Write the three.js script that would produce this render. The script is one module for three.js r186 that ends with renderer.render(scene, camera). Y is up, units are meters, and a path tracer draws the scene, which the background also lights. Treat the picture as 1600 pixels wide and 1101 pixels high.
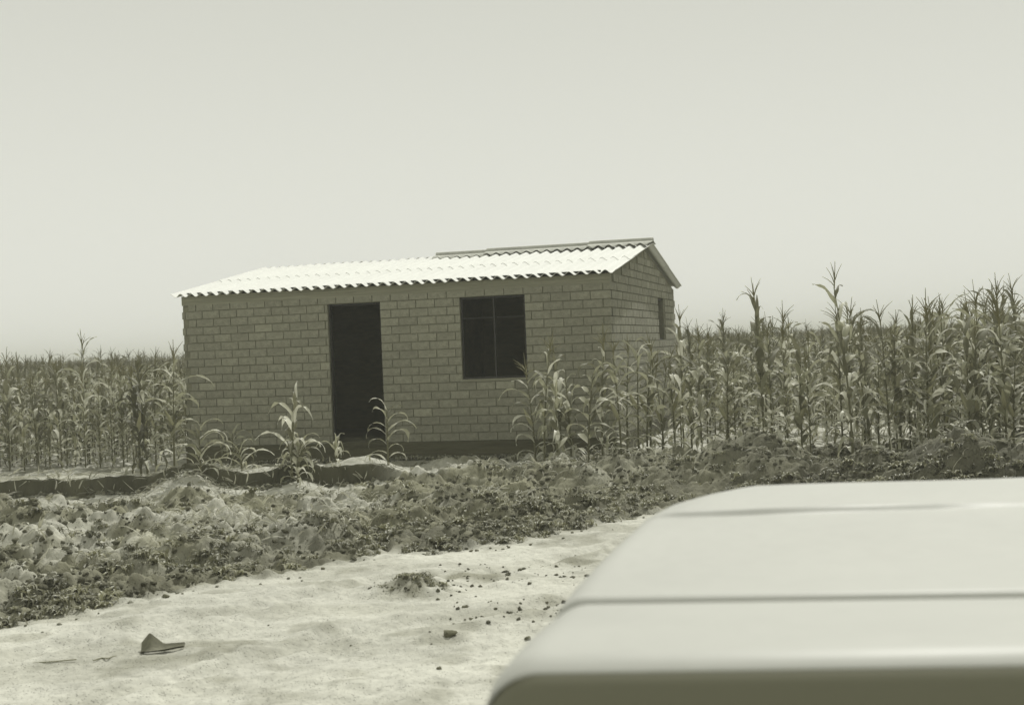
import * as THREE from 'three';
import { mergeGeometries, mergeVertices } from 'three/addons/utils/BufferGeometryUtils.js';
import { RoundedBoxGeometry } from 'three/addons/geometries/RoundedBoxGeometry.js';

// ---------------------------------------------------------------- camera
const EYE = 1.62;
const scene = new THREE.Scene();
const camera = new THREE.PerspectiveCamera(2 * Math.atan(550.5 / 2026.5) * 180 / Math.PI, 1600 / 1101, 0.1, 4000);
camera.rotation.order = 'YXZ';
camera.position.set(0, EYE, 0);
camera.rotation.set(-0.0047, 0, -0.0415);
camera.focus = 15.5;
camera.userData.fStop = 3.8;
scene.add(camera);
scene.fog = new THREE.FogExp2(lin(0.98, 0.99, 0.9), 0.0028);

// ---------------------------------------------------------------- sky, sun, exposure
function lin(r, g, b) { return new THREE.Color().setRGB(r, g, b); }
{
  const W = 64, H = 128, data = new Float32Array(W * H * 4);
  for (let j = 0; j < H; j++) {
    const up = ((j + 0.5) / H - 0.5) * Math.PI;
    const t = Math.min(1, Math.max(0, up) / 0.42), s = t * t * (3 - 2 * t);
    const k = 1.14 - 0.27 * s;                                   // paler towards the horizon
    for (let i = 0; i < W; i++) {
      const o = (j * W + i) * 4;
      data[o] = 1.01 * k; data[o + 1] = 1.02 * k; data[o + 2] = 0.925 * k - 0.02 * s; data[o + 3] = 1;
    }
  }
  const sky = new THREE.DataTexture(data, W, H, THREE.RGBAFormat, THREE.FloatType);
  sky.mapping = THREE.EquirectangularReflectionMapping;
  sky.magFilter = THREE.LinearFilter; sky.minFilter = THREE.LinearFilter; sky.needsUpdate = true;
  scene.background = sky; scene.environment = sky;
}
const sun = new THREE.DirectionalLight(lin(1, 0.99, 0.93), 4.6);
{
  const el = 51 * Math.PI / 180, az = 25 * Math.PI / 180;       // high, behind the house and to the right, so that it grazes the gable
  sun.position.set(Math.sin(az) * Math.cos(el) * 60, Math.sin(el) * 60, -Math.cos(az) * Math.cos(el) * 60 - 12);
  sun.target.position.set(0, 0, -12);
  sun.castShadow = true;
  sun.shadow.mapSize.set(4096, 4096);
  Object.assign(sun.shadow.camera, { left: -26, right: 26, top: 30, bottom: -30, near: 1, far: 160 });
  scene.add(sun, sun.target);
}
const renderer = new THREE.WebGLRenderer({ antialias: true });
renderer.toneMapping = THREE.LinearToneMapping;
renderer.toneMappingExposure = 0.69;
renderer.shadowMap.enabled = true;

// ---------------------------------------------------------------- helpers
function rng(seed) { let a = seed >>> 0; return () => { a = (a + 0x6d2b79f5) | 0; let t = Math.imul(a ^ (a >>> 15), 1 | a); t = (t + Math.imul(t ^ (t >>> 7), 61 | t)) ^ t; return ((t ^ (t >>> 14)) >>> 0) / 4294967296; }; }
const hash = (x, y, s = 0) => { let h = Math.imul(x | 0, 374761393) ^ Math.imul(y | 0, 668265263) ^ Math.imul(s | 0, 974634777); h = Math.imul(h ^ (h >>> 13), 1274126177); return ((h ^ (h >>> 16)) >>> 0) / 4294967296; };
function vnoise(x, y, s = 0, wrap = 0) {
  const ix = Math.floor(x), iy = Math.floor(y), fx = x - ix, fy = y - iy;
  const u = fx * fx * fx * (fx * (fx * 6 - 15) + 10), v = fy * fy * fy * (fy * (fy * 6 - 15) + 10);
  const m = wrap ? (n) => ((n % wrap) + wrap) % wrap : (n) => n;
  const a = hash(m(ix), m(iy), s), b = hash(m(ix + 1), m(iy), s), c = hash(m(ix), m(iy + 1), s), d = hash(m(ix + 1), m(iy + 1), s);
  return (a + (b - a) * u) + ((c + (d - c) * u) - (a + (b - a) * u)) * v;
}
function fbm(x, y, oct, s = 0, wrap = 0) { let r = 0, a = 0.5, n = 0; for (let i = 0; i < oct; i++) { r += a * vnoise(x, y, s + i, wrap); n += a; a *= 0.5; x *= 2; y *= 2; wrap *= 2; } return r / n; }
function lump(x, y, s) {                                         // rounded clods with creases between them
  const ix = Math.floor(x), iy = Math.floor(y); let best = 9, id = 0;
  for (let j = -1; j <= 1; j++) for (let i = -1; i <= 1; i++) {
    const px = ix + i + 0.15 + 0.7 * hash(ix + i, iy + j, s), py = iy + j + 0.15 + 0.7 * hash(ix + i, iy + j, s + 7);
    const d = (px - x) ** 2 + (py - y) ** 2; if (d < best) { best = d; id = hash(ix + i, iy + j, s + 13); }
  }
  const t = Math.max(0, 1 - best * 1.5); return t * t * (3 - 2 * t) * (0.25 + 0.75 * id);
}
const smooth = (a, b, x) => { const t = Math.min(1, Math.max(0, (x - a) / (b - a))); return t * t * (3 - 2 * t); };
const lerp = (a, b, t) => a + (b - a) * t;
function poly(points, x) {
  if (x <= points[0][0]) return points[0][1];
  for (let i = 1; i < points.length; i++) if (x <= points[i][0]) { const [a, b] = [points[i - 1], points[i]]; return lerp(a[1], b[1], (x - a[0]) / (b[0] - a[0])); }
  return points[points.length - 1][1];
}
function tile(size, f, srgb) {                                    // f(u, v) -> [r, g, b] in 0..1
  const d = new Uint8Array(size * size * 4);
  for (let j = 0; j < size; j++) for (let i = 0; i < size; i++) { const c = f(i / size, j / size), o = (j * size + i) * 4; for (let k = 0; k < 3; k++) d[o + k] = Math.max(0, Math.min(255, Math.round(255 * (Array.isArray(c) ? c[k] : c)))); d[o + 3] = 255; }
  const t = new THREE.DataTexture(d, size, size);
  t.wrapS = t.wrapT = THREE.RepeatWrapping; t.magFilter = THREE.LinearFilter; t.minFilter = THREE.LinearMipmapLinearFilter; t.generateMipmaps = true;
  if (srgb) t.colorSpace = THREE.SRGBColorSpace;
  t.needsUpdate = true; return t;
}
const rep = (t, x, y) => { const c = t.clone(); c.repeat.set(x, y); c.needsUpdate = true; return c; };
const counts = {};
function numbered(name) { const n = counts[name] = (counts[name] ?? -1) + 1; return n ? name + '_' + String(n).padStart(3, '0') : name; }
function shade(o) { o.castShadow = o.receiveShadow = true; return o; }
function mesh(name, geometry, material, parent) { const m = shade(new THREE.Mesh(geometry, material)); m.name = name; (parent ?? scene).add(m); return m; }
function tag(o, label, category, group) { o.userData.label = label; o.userData.category = category; if (group) o.userData.group = group; return o; }
function thing(name, label, category, [x, y, z] = [0, 0, 0], turn = 0, group) { const o = new THREE.Group(); o.name = numbered(name); o.position.set(x, y, z); o.rotation.y = turn; scene.add(o); return tag(o, label, category, group); }
function box(x0, x1, y0, y1, z0, z1) { const g = new THREE.BoxGeometry(x1 - x0, y1 - y0, z1 - z0); g.translate((x0 + x1) / 2, (y0 + y1) / 2, (z0 + z1) / 2); return g; }
function gridGeo(nu, nv, f, uvScale = 1) {                        // f(i/nu, j/nv) -> [x, y, z]
  const p = new Float32Array((nu + 1) * (nv + 1) * 3), uv = new Float32Array((nu + 1) * (nv + 1) * 2), ix = [];
  for (let j = 0; j <= nv; j++) for (let i = 0; i <= nu; i++) { const k = j * (nu + 1) + i, q = f(i / nu, j / nv); p.set(q, k * 3); uv[k * 2] = i / nu * uvScale; uv[k * 2 + 1] = j / nv * uvScale; }
  for (let j = 0; j < nv; j++) for (let i = 0; i < nu; i++) { const a = j * (nu + 1) + i, b = a + 1, c = a + nu + 1, d = c + 1; ix.push(a, b, d, a, d, c); }
  const g = new THREE.BufferGeometry(); g.setAttribute('position', new THREE.BufferAttribute(p, 3)); g.setAttribute('uv', new THREE.BufferAttribute(uv, 2)); g.setIndex(ix); g.computeVertexNormals(); return g;
}
function paint(g, c) { const n = g.attributes.position.count, a = new Float32Array(n * 3); for (let i = 0; i < n; i++) a.set([c.r, c.g, c.b], i * 3); g.setAttribute('color', new THREE.BufferAttribute(a, 3)); return g; }

// ---------------------------------------------------------------- materials
const grain = tile(512, (u, v) => { const n = fbm(u * 8, v * 8, 6, 3, 8), m = fbm(u * 64, v * 64, 2, 21, 64); return 0.72 + 0.4 * (n - 0.5) + 0.22 * (m - 0.5); });
const rough = tile(512, (u, v) => fbm(u * 16, v * 16, 5, 40, 16));
const grit = tile(1024, (u, v) => { const n = fbm(u * 12, v * 12, 6, 60, 12); let p = 0; const q = vnoise(u * 140, v * 140, 70, 140); if (q > 0.8) p = (q - 0.8) * 1.0; return 0.55 * n + p; });
const sandTone = tile(1024, (u, v) => { const n = fbm(u * 5, v * 5, 6, 80, 5), f = fbm(u * 90, v * 90, 3, 90, 90), sp = vnoise(u * 200, v * 200, 95, 200); const k = 0.86 + 0.3 * (n - 0.5) + 0.26 * (f - 0.5) - (sp > 0.86 ? 0.05 : 0); return [k, k, k * 0.99]; });
const mat = (r, g, b, o = {}) => new THREE.MeshStandardMaterial({ color: lin(r, g, b), roughness: 0.95, ...o });
const M = {
  ground: new THREE.MeshStandardMaterial({ vertexColors: true, roughness: 1, map: rep(sandTone, 0.35, 0.35), bumpMap: rep(grit, 0.8, 0.8), bumpScale: 0.034 }),
  far: mat(0.5, 0.495, 0.43, { map: rep(sandTone, 0.3, 0.3) }),
  hill: mat(0.13, 0.13, 0.085),
  mortar: mat(0.265, 0.26, 0.18, { map: grain, bumpMap: rough, bumpScale: 0.004 }),
  plinth: mat(0.12, 0.116, 0.065, { map: grain, bumpMap: rough, bumpScale: 0.01 }),
  beam: mat(0.36, 0.355, 0.26, { map: rep(grain, 1, 1), bumpMap: rough, bumpScale: 0.004 }),
  brick: [0.325, 0.34, 0.352, 0.364, 0.38, 0.43].map((k) => mat(k, k * 0.985, k * 0.745, { map: rep(grain, 2, 2), bumpMap: rep(rough, 3, 3), bumpScale: 0.003 })),
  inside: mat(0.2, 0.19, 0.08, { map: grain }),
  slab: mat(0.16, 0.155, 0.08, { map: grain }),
  frame: mat(0.014, 0.0137, 0.009, { roughness: 0.6 }),
  sheet: mat(0.76, 0.765, 0.725, { roughness: 0.85, map: rep(tile(512, (u, v) => { const n = fbm(u * 4, v * 4, 5, 110, 4), f = fbm(u * 40, v * 40, 3, 120, 40); return 0.94 + 0.1 * (n - 0.5) + 0.1 * (f - 0.5); }), 1, 1) }),
  cap: mat(0.6, 0.605, 0.54, { roughness: 0.9, map: grain }),
  leaf: mat(0.27, 0.268, 0.155, { roughness: 0.8 }),
  stalk: mat(0.13, 0.127, 0.07, { roughness: 0.8 }),
  tassel: mat(0.2, 0.19, 0.1, { roughness: 0.9 }),
  husk: mat(0.33, 0.32, 0.2, { roughness: 0.9 }),
  clod: mat(0.27, 0.264, 0.185, { roughness: 1, map: grain, bumpMap: rep(rough, 2, 2), bumpScale: 0.02 }),
  stone: mat(0.22, 0.215, 0.14, { roughness: 1, map: grain, bumpMap: rough, bumpScale: 0.006 }),
  paleStone: mat(0.36, 0.355, 0.28, { roughness: 1, map: grain, bumpMap: rough, bumpScale: 0.006 }),
  twig: mat(0.25, 0.245, 0.17),
  scrap: mat(0.24, 0.235, 0.17, { map: grain, side: THREE.DoubleSide }),
};
const leafy = (r, g, b) => new THREE.MeshPhysicalMaterial({ color: lin(r, g, b), roughness: 0.9, transmission: 0.4, thickness: 0, side: THREE.DoubleSide });
M.leaf = leafy(0.38, 0.377, 0.26);
M.dryLeaf = leafy(0.66, 0.655, 0.54);
M.shadeLeaf = leafy(0.1, 0.098, 0.055);  // leaf copy with backlit shade painted into its colour
M.darkLeaf = leafy(0.18, 0.177, 0.11);
M.fieldLeaf = new THREE.MeshPhysicalMaterial({ color: lin(1, 1, 1), vertexColors: true, roughness: 0.9, transmission: 0.4, thickness: 0, side: THREE.DoubleSide });
const LEAFMATS = [M.leaf, M.leaf, M.darkLeaf, M.dryLeaf];

// ---------------------------------------------------------------- ground
const EDGE = [[-12, 2.5], [-5.2, 6.2], [-3.23, 7.99], [-2.3, 9.04], [-1.79, 9.42], [-1.1, 10.4], [-0.07, 10.75], [1.13, 12.0], [2.14, 12.6], [3.0, 12.2], [3.81, 11.6], [6, 10.2], [12, 8]];
const CREST = [[-3.2, 16.6], [-1.9, 15.95], [-0.62, 16.1], [0.32, 15.3], [1.43, 14.9], [2.29, 14.3], [2.9, 13.75], [3.85, 13.2], [4.94, 12.7], [8, 11.4], [12, 9.8]];
const CRESTH = [[-1.2, 0], [-0.62, 0.04], [0.32, 0.1], [1.43, 0.24], [2.29, 0.33], [2.9, 0.32], [4, 0.31], [12, 0.31]];
const BANK = [[-12, 16.85], [-6.7, 16.8], [-4.7, 16.5], [-3.3, 16.35], [-1.5, 16.6], [0, 16.8]];
function stripMask(x, d) { const e = poly(EDGE, x) + 0.5 * (fbm(x * 1.6, 3.3, 3, 5) - 0.5); return smooth(e - 0.12, e + 0.3, d) * (1 - smooth(17.4, 18.6, d)) * (1 - smooth(-0.45, -0.1, d - poly(BANK, x) + 0.4) * (1 - smooth(-1.6, -0.8, x))); }
function ground(x, d) {
  let y = 0.05 * (fbm(x * 0.35 + 9, d * 0.35, 3, 1) - 0.5);
  const s = stripMask(x, d), e = poly(EDGE, x);
  // sandy track: shallow wheel marks and dents
  const r = 1 - s;
  y += r * (0.07 * (fbm(x * 1.3, d * 1.9, 4, 2) - 0.5) + 0.03 * (fbm(x * 7, d * 7, 3, 4) - 0.5));
  y += r * 0.028 * Math.max(0, fbm(x * 3.1 + d * 0.6, d * 3.6, 3, 33) - 0.55) * 3;
  for (const k of [-1.25, -2.9]) { const c = e + k + 0.12 * (fbm(x * 0.9, k, 2, 68) - 0.5), q = (d - c) / 0.16; y += r * (-0.03 * Math.exp(-q * q) + 0.022 * Math.exp(-((Math.abs(q) - 1.6) ** 2) * 2)) * (0.6 + 0.8 * fbm(x * 3, d * 3, 2, 69)); }
  y += 0.11 * Math.exp(-((x + 0.72) ** 2 / 0.07 + (d - 8.75) ** 2 / 0.05)) * (0.4 + 1.2 * fbm(x * 7, d * 7, 3, 8));
  y += 0.05 * Math.exp(-((x - 0.1) ** 2 / 0.5 + (d - 7.7) ** 2 / 0.12)) * (0.4 + 1.2 * fbm(x * 5, d * 5, 3, 9));
  // churned strip of earth
  if (s > 0.002) {
    const wx = x + 0.25 * (fbm(x * 1.5, d * 1.5, 2, 11) - 0.5), wd = d + 0.25 * (fbm(x * 1.5, d * 1.5, 2, 12) - 0.5);
    const heap = fbm(x * 0.9, d * 0.9, 3, 14), big = smooth(0.42, 0.62, fbm(x * 0.7 + 3, d * 0.7, 2, 15));
    const backed = smooth(0.4, 1.6, d - e); y += s * (-0.03 - 0.05 * smooth(13, 15, d) + 0.2 * backed * (heap - 0.46) + backed * 0.4 * (fbm(x * 1.7 + 4, d * 1.9, 3, 67) - 0.47) + backed * (0.05 + 0.1 * big) * (lump(wx * 2.3, wd * 2.3, 20) - 0.25) + (0.04 + 0.045 * backed) * lump(wx * 4.6, wd * 4.6, 21) + 0.065 * lump(x * 9.5, d * 9.5, 22) + 0.12 * (fbm(x * 9, d * 9, 5, 24) - 0.5) + 0.05 * backed * (fbm(x * 4 + d * 3, d * 9 - x * 2, 3, 26) - 0.5));
    y -= s * 0.03 * smooth(0, 1.2, e + 0.6 - d);
  }
  y = lerp(y, Math.min(y, -0.02 + 0.3 * (y - 0.02)), s * smooth(13.6, 15.2, d) * (1 - smooth(-2.6, -1.4, x)));
  // berm in front of the right half of the house and the corn
  const cd = poly(CREST, x) + 0.2 * (fbm(x * 1.1, 7.7, 2, 30) - 0.5), h = poly(CRESTH, x) * (0.35 + 1.4 * fbm(x * 1.15, 1.1, 2, 31));
  const w = d < cd ? 0.85 : 0.5;
  y += h * Math.exp(-(((d - cd) / w) ** 2)) * (0.8 + 0.4 * fbm(x * 3, d * 3, 3, 32));
  // ditch with a cut bank, left of the house door
  const bd = poly(BANK, x) + 0.02 * (fbm(x * 0.7, 5.1, 2, 34) - 0.5) + 0.05 * (fbm(x * 6, d * 0.2, 4, 38) - 0.5), on = 1 - smooth(-1.9, -1.1, x);
  if (on > 0) {
    const trough = smooth(bd - 1.6, bd - 0.9, d) * (1 - smooth(bd - 0.02, bd + 0.05, d));
    y = lerp(y, -0.1 + 0.3 * (y - 0.02), trough * on);
    const top = smooth(bd - 0.015, bd + 0.05, d) * (1 - smooth(bd + 0.5, bd + 1.6, d));
    y += on * 0.07 * Math.exp(-(((d - bd + 0.1) / 0.13) ** 2)) * smooth(0.42, 0.7, fbm(x * 2.3, 9.1, 3, 39)) * (0.5 + fbm(x * 9, d * 9, 2, 40)) + on * 0.05 * Math.exp(-(((d - bd - 0.05) / 0.1) ** 2)) * (fbm(x * 7, d * 7, 3, 41) - 0.4);
    y += on * top * (0.15 + 0.04 * (fbm(x * 2.2, d * 2.2, 3, 35) - 0.5));
  }
  y += 0.27 * Math.exp(-((x + 4.12) ** 2 / 0.2 + (d - 16.2) ** 2 / 0.16)) * (0.75 + 0.5 * fbm(x * 5, d * 5, 3, 36));
  y += 0.15 * Math.exp(-((x + 2.75) ** 2 / 0.1 + (d - 16.3) ** 2 / 0.12));
  y += 0.10 * Math.exp(-((x + 2.0) ** 2 / 0.2 + (d - 16.95) ** 2 / 0.08)) * (0.6 + 0.8 * fbm(x * 6, d * 6, 2, 37));
  return y;
}
const HW = (d) => 0.56 * d + 1, D0 = 3.4, D1 = 26, onSheet = (x, d) => d > D0 && d < D1 && Math.abs(x) < HW(d);
{
  const ds = []; for (let d = D0; d < D1; d += d < 18.6 ? 0.022 + 0.0009 * (d - D0) : 0.12) ds.push(d); ds.push(D1);
  const nx = 640, nd = ds.length - 1, tmp = new THREE.Color();
  const g = gridGeo(nx, nd, (u, v) => { const d = ds[Math.round(v * nd)], x = lerp(-HW(d), HW(d), u); const edge = smooth(0, 0.8, Math.min(HW(d) - Math.abs(x), d - D0, D1 - d)); return [x, lerp(-0.03, ground(x, d), edge), -d]; });
  const p = g.attributes.position, c = new Float32Array(p.count * 3), uv = g.attributes.uv;
  for (let i = 0; i < p.count; i++) {
    const x = p.getX(i), d = -p.getZ(i), s = stripMask(x, d);
    uv.setXY(i, x, d);
    const n = fbm(x * 0.8, d * 0.8, 4, 50), sandy = smooth(0.5 - 0.09 * smooth(0, -2, x), 0.66 - 0.07 * smooth(0, -2, x), fbm(x * 1.1 + 5, d * 1.5, 4, 51));
    const k = 0.58 + 0.1 * (n - 0.5);
    tmp.setRGB(k, k * 0.99, k * 0.875);
    const soil = (0.235 + 0.2 * (fbm(x * 3, d * 3, 3, 52) - 0.5)) * (1 - 0.3 * smooth(1.6, 3.2, x)) * (1 - 0.3 * (1 - smooth(0.4, 2.4, d - poly(EDGE, x))));
    const cd = poly(CREST, x), near = smooth(0.3, 2.6, d - poly(EDGE, x));
    const bdk = poly(BANK, x), onk = 1 - smooth(-1.9, -1.1, x);
    const cut = onk * smooth(bdk - 0.22, bdk - 0.08, d) * (1 - smooth(bdk + 0.06, bdk + 0.14, d));  // bank face towards the camera: its shade is painted into the soil colour
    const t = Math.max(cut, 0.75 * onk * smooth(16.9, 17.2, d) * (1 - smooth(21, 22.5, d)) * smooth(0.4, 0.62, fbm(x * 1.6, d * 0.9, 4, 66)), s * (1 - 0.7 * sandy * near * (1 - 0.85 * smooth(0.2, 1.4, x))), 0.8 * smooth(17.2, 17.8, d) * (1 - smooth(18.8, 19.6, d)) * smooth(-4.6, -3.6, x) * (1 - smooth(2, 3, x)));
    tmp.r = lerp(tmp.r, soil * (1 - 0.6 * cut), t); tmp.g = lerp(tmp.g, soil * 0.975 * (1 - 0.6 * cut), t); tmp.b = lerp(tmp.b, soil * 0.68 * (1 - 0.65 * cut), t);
    const damp = 1.0 * Math.exp(-((x + 0.7) ** 2 / 0.09 + (d - 8.68) ** 2 / 0.04)) * smooth(0.25, 0.5, fbm(x * 7, d * 7, 3, 53)) + 0.8 * Math.exp(-((x - 0.15) ** 2 / 0.5 + (d - 7.75) ** 2 / 0.1)) * smooth(0.3, 0.6, fbm(x * 5, d * 6, 3, 57)) + 0.7 * Math.exp(-((x + 0.2) ** 2 / 0.6 + (d - 9.3) ** 2 / 0.14)) * smooth(0.45, 0.6, fbm(x * 4, d * 5, 3, 58)) + 0.5 * (1 - s) * smooth(0.54, 0.72, fbm(x * 2.4, d * 3.4, 4, 54)) + 0.3 * (1 - s) * smooth(0.5, 0.7, fbm(x * 0.7, d * 2.2, 3, 59));
    const w2 = Math.min(1, damp); tmp.r *= 1 - 0.5 * w2; tmp.g *= 1 - 0.505 * w2; tmp.b *= 1 - 0.56 * w2;
    c.set([tmp.r, tmp.g, tmp.b], i * 3);
  }
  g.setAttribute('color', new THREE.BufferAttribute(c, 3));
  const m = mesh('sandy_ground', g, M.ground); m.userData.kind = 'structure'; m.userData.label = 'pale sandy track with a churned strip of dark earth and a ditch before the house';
}
{
  const R = 2200, hole = new THREE.Shape([[-R, -R], [R, -R], [R, R], [-R, R]].map((q) => new THREE.Vector2(...q)));
  hole.holes.push(new THREE.Path([[0.3 - HW(D0), D0 + 0.3], [0.3 - HW(D1), D1 - 0.3], [HW(D1) - 0.3, D1 - 0.3], [HW(D0) - 0.3, D0 + 0.3]].map((q) => new THREE.Vector2(...q))));
  const g = new THREE.ShapeGeometry(hole); g.rotateX(-Math.PI / 2); g.translate(0, -0.05, 0);
  const m = mesh('open_field', g, M.far); m.userData.kind = 'structure'; m.userData.label = 'pale flat field ground reaching to the horizon';
}
{
  const g = gridGeo(240, 6, (u, v) => { const x = lerp(-900, 900, u), h = 3.2 + 1.8 * fbm(u * 14, 2.2, 4, 56) + 1.4 * smooth(0.62, 0.7, u); return [x, -0.3 + h * Math.sin(v * Math.PI), -620 - 60 * v]; });
  const m = mesh('distant_hills', g, M.hill); m.userData.kind = 'structure'; m.userData.label = 'low dark rise along the horizon';
}

// ---------------------------------------------------------------- brick house
const TH = 0.2632, LW = 6.77, GW = 6.62, FLOOR = 0.263, TOP = 2.585, COURSE = 0.1237, RISE = 0.564;
const house = thing('brick_house', 'small unfinished brick house with white corrugated gable roof, open doorway and window', 'house', [1.4268, 0, -18.4267], -TH);
const DOOR = [-4.333, -3.486, FLOOR, FLOOR + 17 * COURSE], WIN = [-2.2455, -1.2567, 1.165, FLOOR + 17 * COURSE], SIDE = [-5.3, -4.5, 1.625, FLOOR + 17 * COURSE];
const gableTop = (z) => TOP + RISE * (1 - Math.abs(z + GW / 2) / (GW / 2));
const rect = (P, a, b, c, d) => { const s = new P(); s.moveTo(a, c); s.lineTo(b, c); s.lineTo(b, d); s.lineTo(a, d); s.closePath(); return s; };
const rc = rng(11);
{
  const T = 0.12, I = 0.012;
  const front = rect(THREE.Shape, -LW + I, -I, FLOOR, TOP - 0.128); front.holes.push(rect(THREE.Path, DOOR[0], DOOR[1], FLOOR + 0.001, DOOR[3]), rect(THREE.Path, WIN[0], WIN[1], WIN[2], WIN[3]));
  const gf = new THREE.ExtrudeGeometry(front, { depth: T, bevelEnabled: false }); gf.translate(0, 0, -I - T);
  const wallF = mesh('front_wall', gf, M.mortar, house);
  const gs = new THREE.Shape(); gs.moveTo(0, FLOOR); gs.lineTo(GW, FLOOR); gs.lineTo(GW, TOP); gs.lineTo(GW / 2, TOP + RISE); gs.lineTo(0, TOP); gs.closePath();
  const shrink = gs.clone(); shrink.holes.push(rect(THREE.Path, -SIDE[1], -SIDE[0], SIDE[2], SIDE[3]));
  const gg = new THREE.ExtrudeGeometry(shrink, { depth: T, bevelEnabled: false }); gg.rotateY(Math.PI / 2);   // shape x runs to -z, depth to +x
  gg.scale(1, 1, (GW - 0.28) / GW); gg.translate(-I - T, 0, -0.14);
  const wallG = mesh('gable_wall', gg, M.mortar, house);
  const gl = new THREE.ExtrudeGeometry(gs, { depth: T, bevelEnabled: false }); gl.rotateY(Math.PI / 2); gl.scale(1, 1, (GW - 0.28) / GW); gl.translate(-LW + I, 0, -0.14);
  mesh('side_wall', gl, M.brick[1], house);
  mesh('back_wall', box(-LW + I, -I, FLOOR, TOP, -GW, -GW + T), M.brick[1], house);
  mesh('ring_beam', box(-LW + 0.002, 0.002, TOP - 0.125, TOP + 0.02, -T - 0.01, 0.003), M.beam, house);
  mesh('plinth', box(-LW - 0.02, 0.02, -0.3, FLOOR - 0.001, -GW - 0.02, 0.02), M.plinth, house);
  mesh('floor', box(-LW + 0.14, -0.14, FLOOR, FLOOR + 0.012, -GW + 0.14, -0.14), M.slab, house);
  mesh('inner_wall', box(-LW + 0.14, -0.14, FLOOR + 0.02, TOP, -GW / 2 - 0.06, -GW / 2 + 0.06), M.inside, house);
  mesh('inner_wall', box(-2.95, -2.85, FLOOR + 0.02, TOP, -GW / 2 + 0.07, -0.14), M.inside, house);

  // bricks: [x0, x1, y0, y1] along the front; the nearest 300 are parts of their own, the rest one part with the gable's
  const L = 0.28, J = 0.012, D = 0.1, singles = [], rest = [];
  const unit = [0, 1, 2, 3].map((k) => { const g = new RoundedBoxGeometry(1, 1, 1, 1, 0.02); const p = g.attributes.position, q = rng(70 + k); const uv = g.attributes.uv, ou = q(), ov = q(); for (let i = 0; i < uv.count; i++) uv.setXY(i, uv.getX(i) * 0.3 + ou, uv.getY(i) * 0.15 + ov); return g; });
  function lay(len, holes, limitTop, put, starts) {
    for (let k = 0; k < 24; k++) {
      const y0 = FLOOR + k * COURSE + 0.006, y1 = y0 + COURSE - 0.013;
      const [a0, b0] = limitTop(y1); if (b0 - a0 < 0.1) break;
      const a = a0 === 0 ? (k % 2 ? 0.112 : 0) : a0, b = b0 === len ? (k % 2 ? len - 0.112 : len) : b0;
      let spans = [[a, b]];
      for (const [h0, h1, v0, v1] of holes) if (y1 > v0 + 0.02 && y0 < v1 - 0.02) spans = spans.flatMap(([s, e]) => (h1 <= s || h0 >= e ? [[s, e]] : [[s, h0], [h1, e]].filter(([p, q]) => q - p > 0.03)));
      for (const [s, e] of spans) {
        const off = starts[k % 2] + (s < 0.15 ? 0 : 0.02 * (rc() - 0.5));
        for (let x = Math.floor((s - off) / (L + J)) * (L + J) + off; x < e; x += L + J) { const x0 = Math.max(s, x), x1 = Math.min(e, x + L); if (x1 - x0 > 0.03) put(x0, x1, y0, y1, k); }
      }
    }
  }
  lay(LW, [[-DOOR[1], -DOOR[0], DOOR[2] - 1, DOOR[3]], [-WIN[1], -WIN[0], WIN[2] - 0.045, WIN[3]]].map(([a, b, c, d]) => [a, b, c, d]), () => [0, LW], (x0, x1, y0, y1, k) => { if (k < 18) singles.push([x0, x1, y0, y1]); }, [0, 0.112]);
  singles.sort((p, q) => (p[0] + (p[1] - p[0] < 0.2 ? 3 : 0)) - (q[0] + (q[1] - q[0] < 0.2 ? 3 : 0)));
  const tone = () => { const t = rc(); return t < 0.2 ? 0 : t < 0.42 ? 1 : t < 0.64 ? 2 : t < 0.84 ? 3 : t < 0.975 ? 4 : 5; };
  singles.forEach(([x0, x1, y0, y1], i) => {
    const out = 0.004 * (rc() - 0.5) + 0.001, w = x1 - x0 - 0.003 * rc(), h = y1 - y0 - 0.003 * rc();
    const place = (o) => { o.scale.set(w, h, D); o.position.set(-(x0 + x1) / 2, (y0 + y1) / 2 + 0.002 * (rc() - 0.5), out - D / 2); o.rotation.set(0.012 * (rc() - 0.5), 0.01 * (rc() - 0.5), 0.007 * (rc() - 0.5)); };
    const geo = unit[Math.floor(rc() * 4)], patch = fbm(x0 * 0.9 + 3, y0 * 1.5, 3, 151), t = y0 < 0.55 && rc() < 0.6 ? 0 : rc() < 0.45 ? (patch < 0.45 ? Math.floor(rc() * 2) : patch > 0.56 ? 3 + Math.floor(rc() * 2) : 2) : tone();
    if (i < 300) place(mesh('brick', geo, M.brick[t], wallF));
    else { const o = new THREE.Object3D(); place(o); o.updateMatrix(); const g = geo.clone(); g.applyMatrix4(o.matrix); rest.push(paint(g, M.brick[t].color)); }
  });
  const gableRest = [];
  lay(GW, [[-SIDE[1], -SIDE[0], SIDE[2], SIDE[3]]], (y) => { if (y < TOP - 0.02) return [0, GW]; const c = (y - TOP + 0.03) / RISE * GW / 2; return [c + 0.001, GW - c - 0.001]; }, (x0, x1, y0, y1, k) => {
    if (y1 > TOP + RISE - 0.03) return;
    const o = new THREE.Object3D(), s = k % 2 && x0 < 0.2 && y1 < TOP ? 0 : x0, a = (x0 === 0 && k % 2 === 0 ? 0.112 : (k % 2 && x0 === 0.112 ? 0.002 : x0));
    o.scale.set(D, y1 - y0 - 0.003 * rc(), x1 - a); o.position.set(0.0045 + 0.004 * (rc() - 0.5) - D / 2, (y0 + y1) / 2, -(a + x1) / 2); o.rotation.set(0.006 * (rc() - 0.5), 0.01 * (rc() - 0.5), 0.01 * (rc() - 0.5)); o.updateMatrix();
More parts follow.
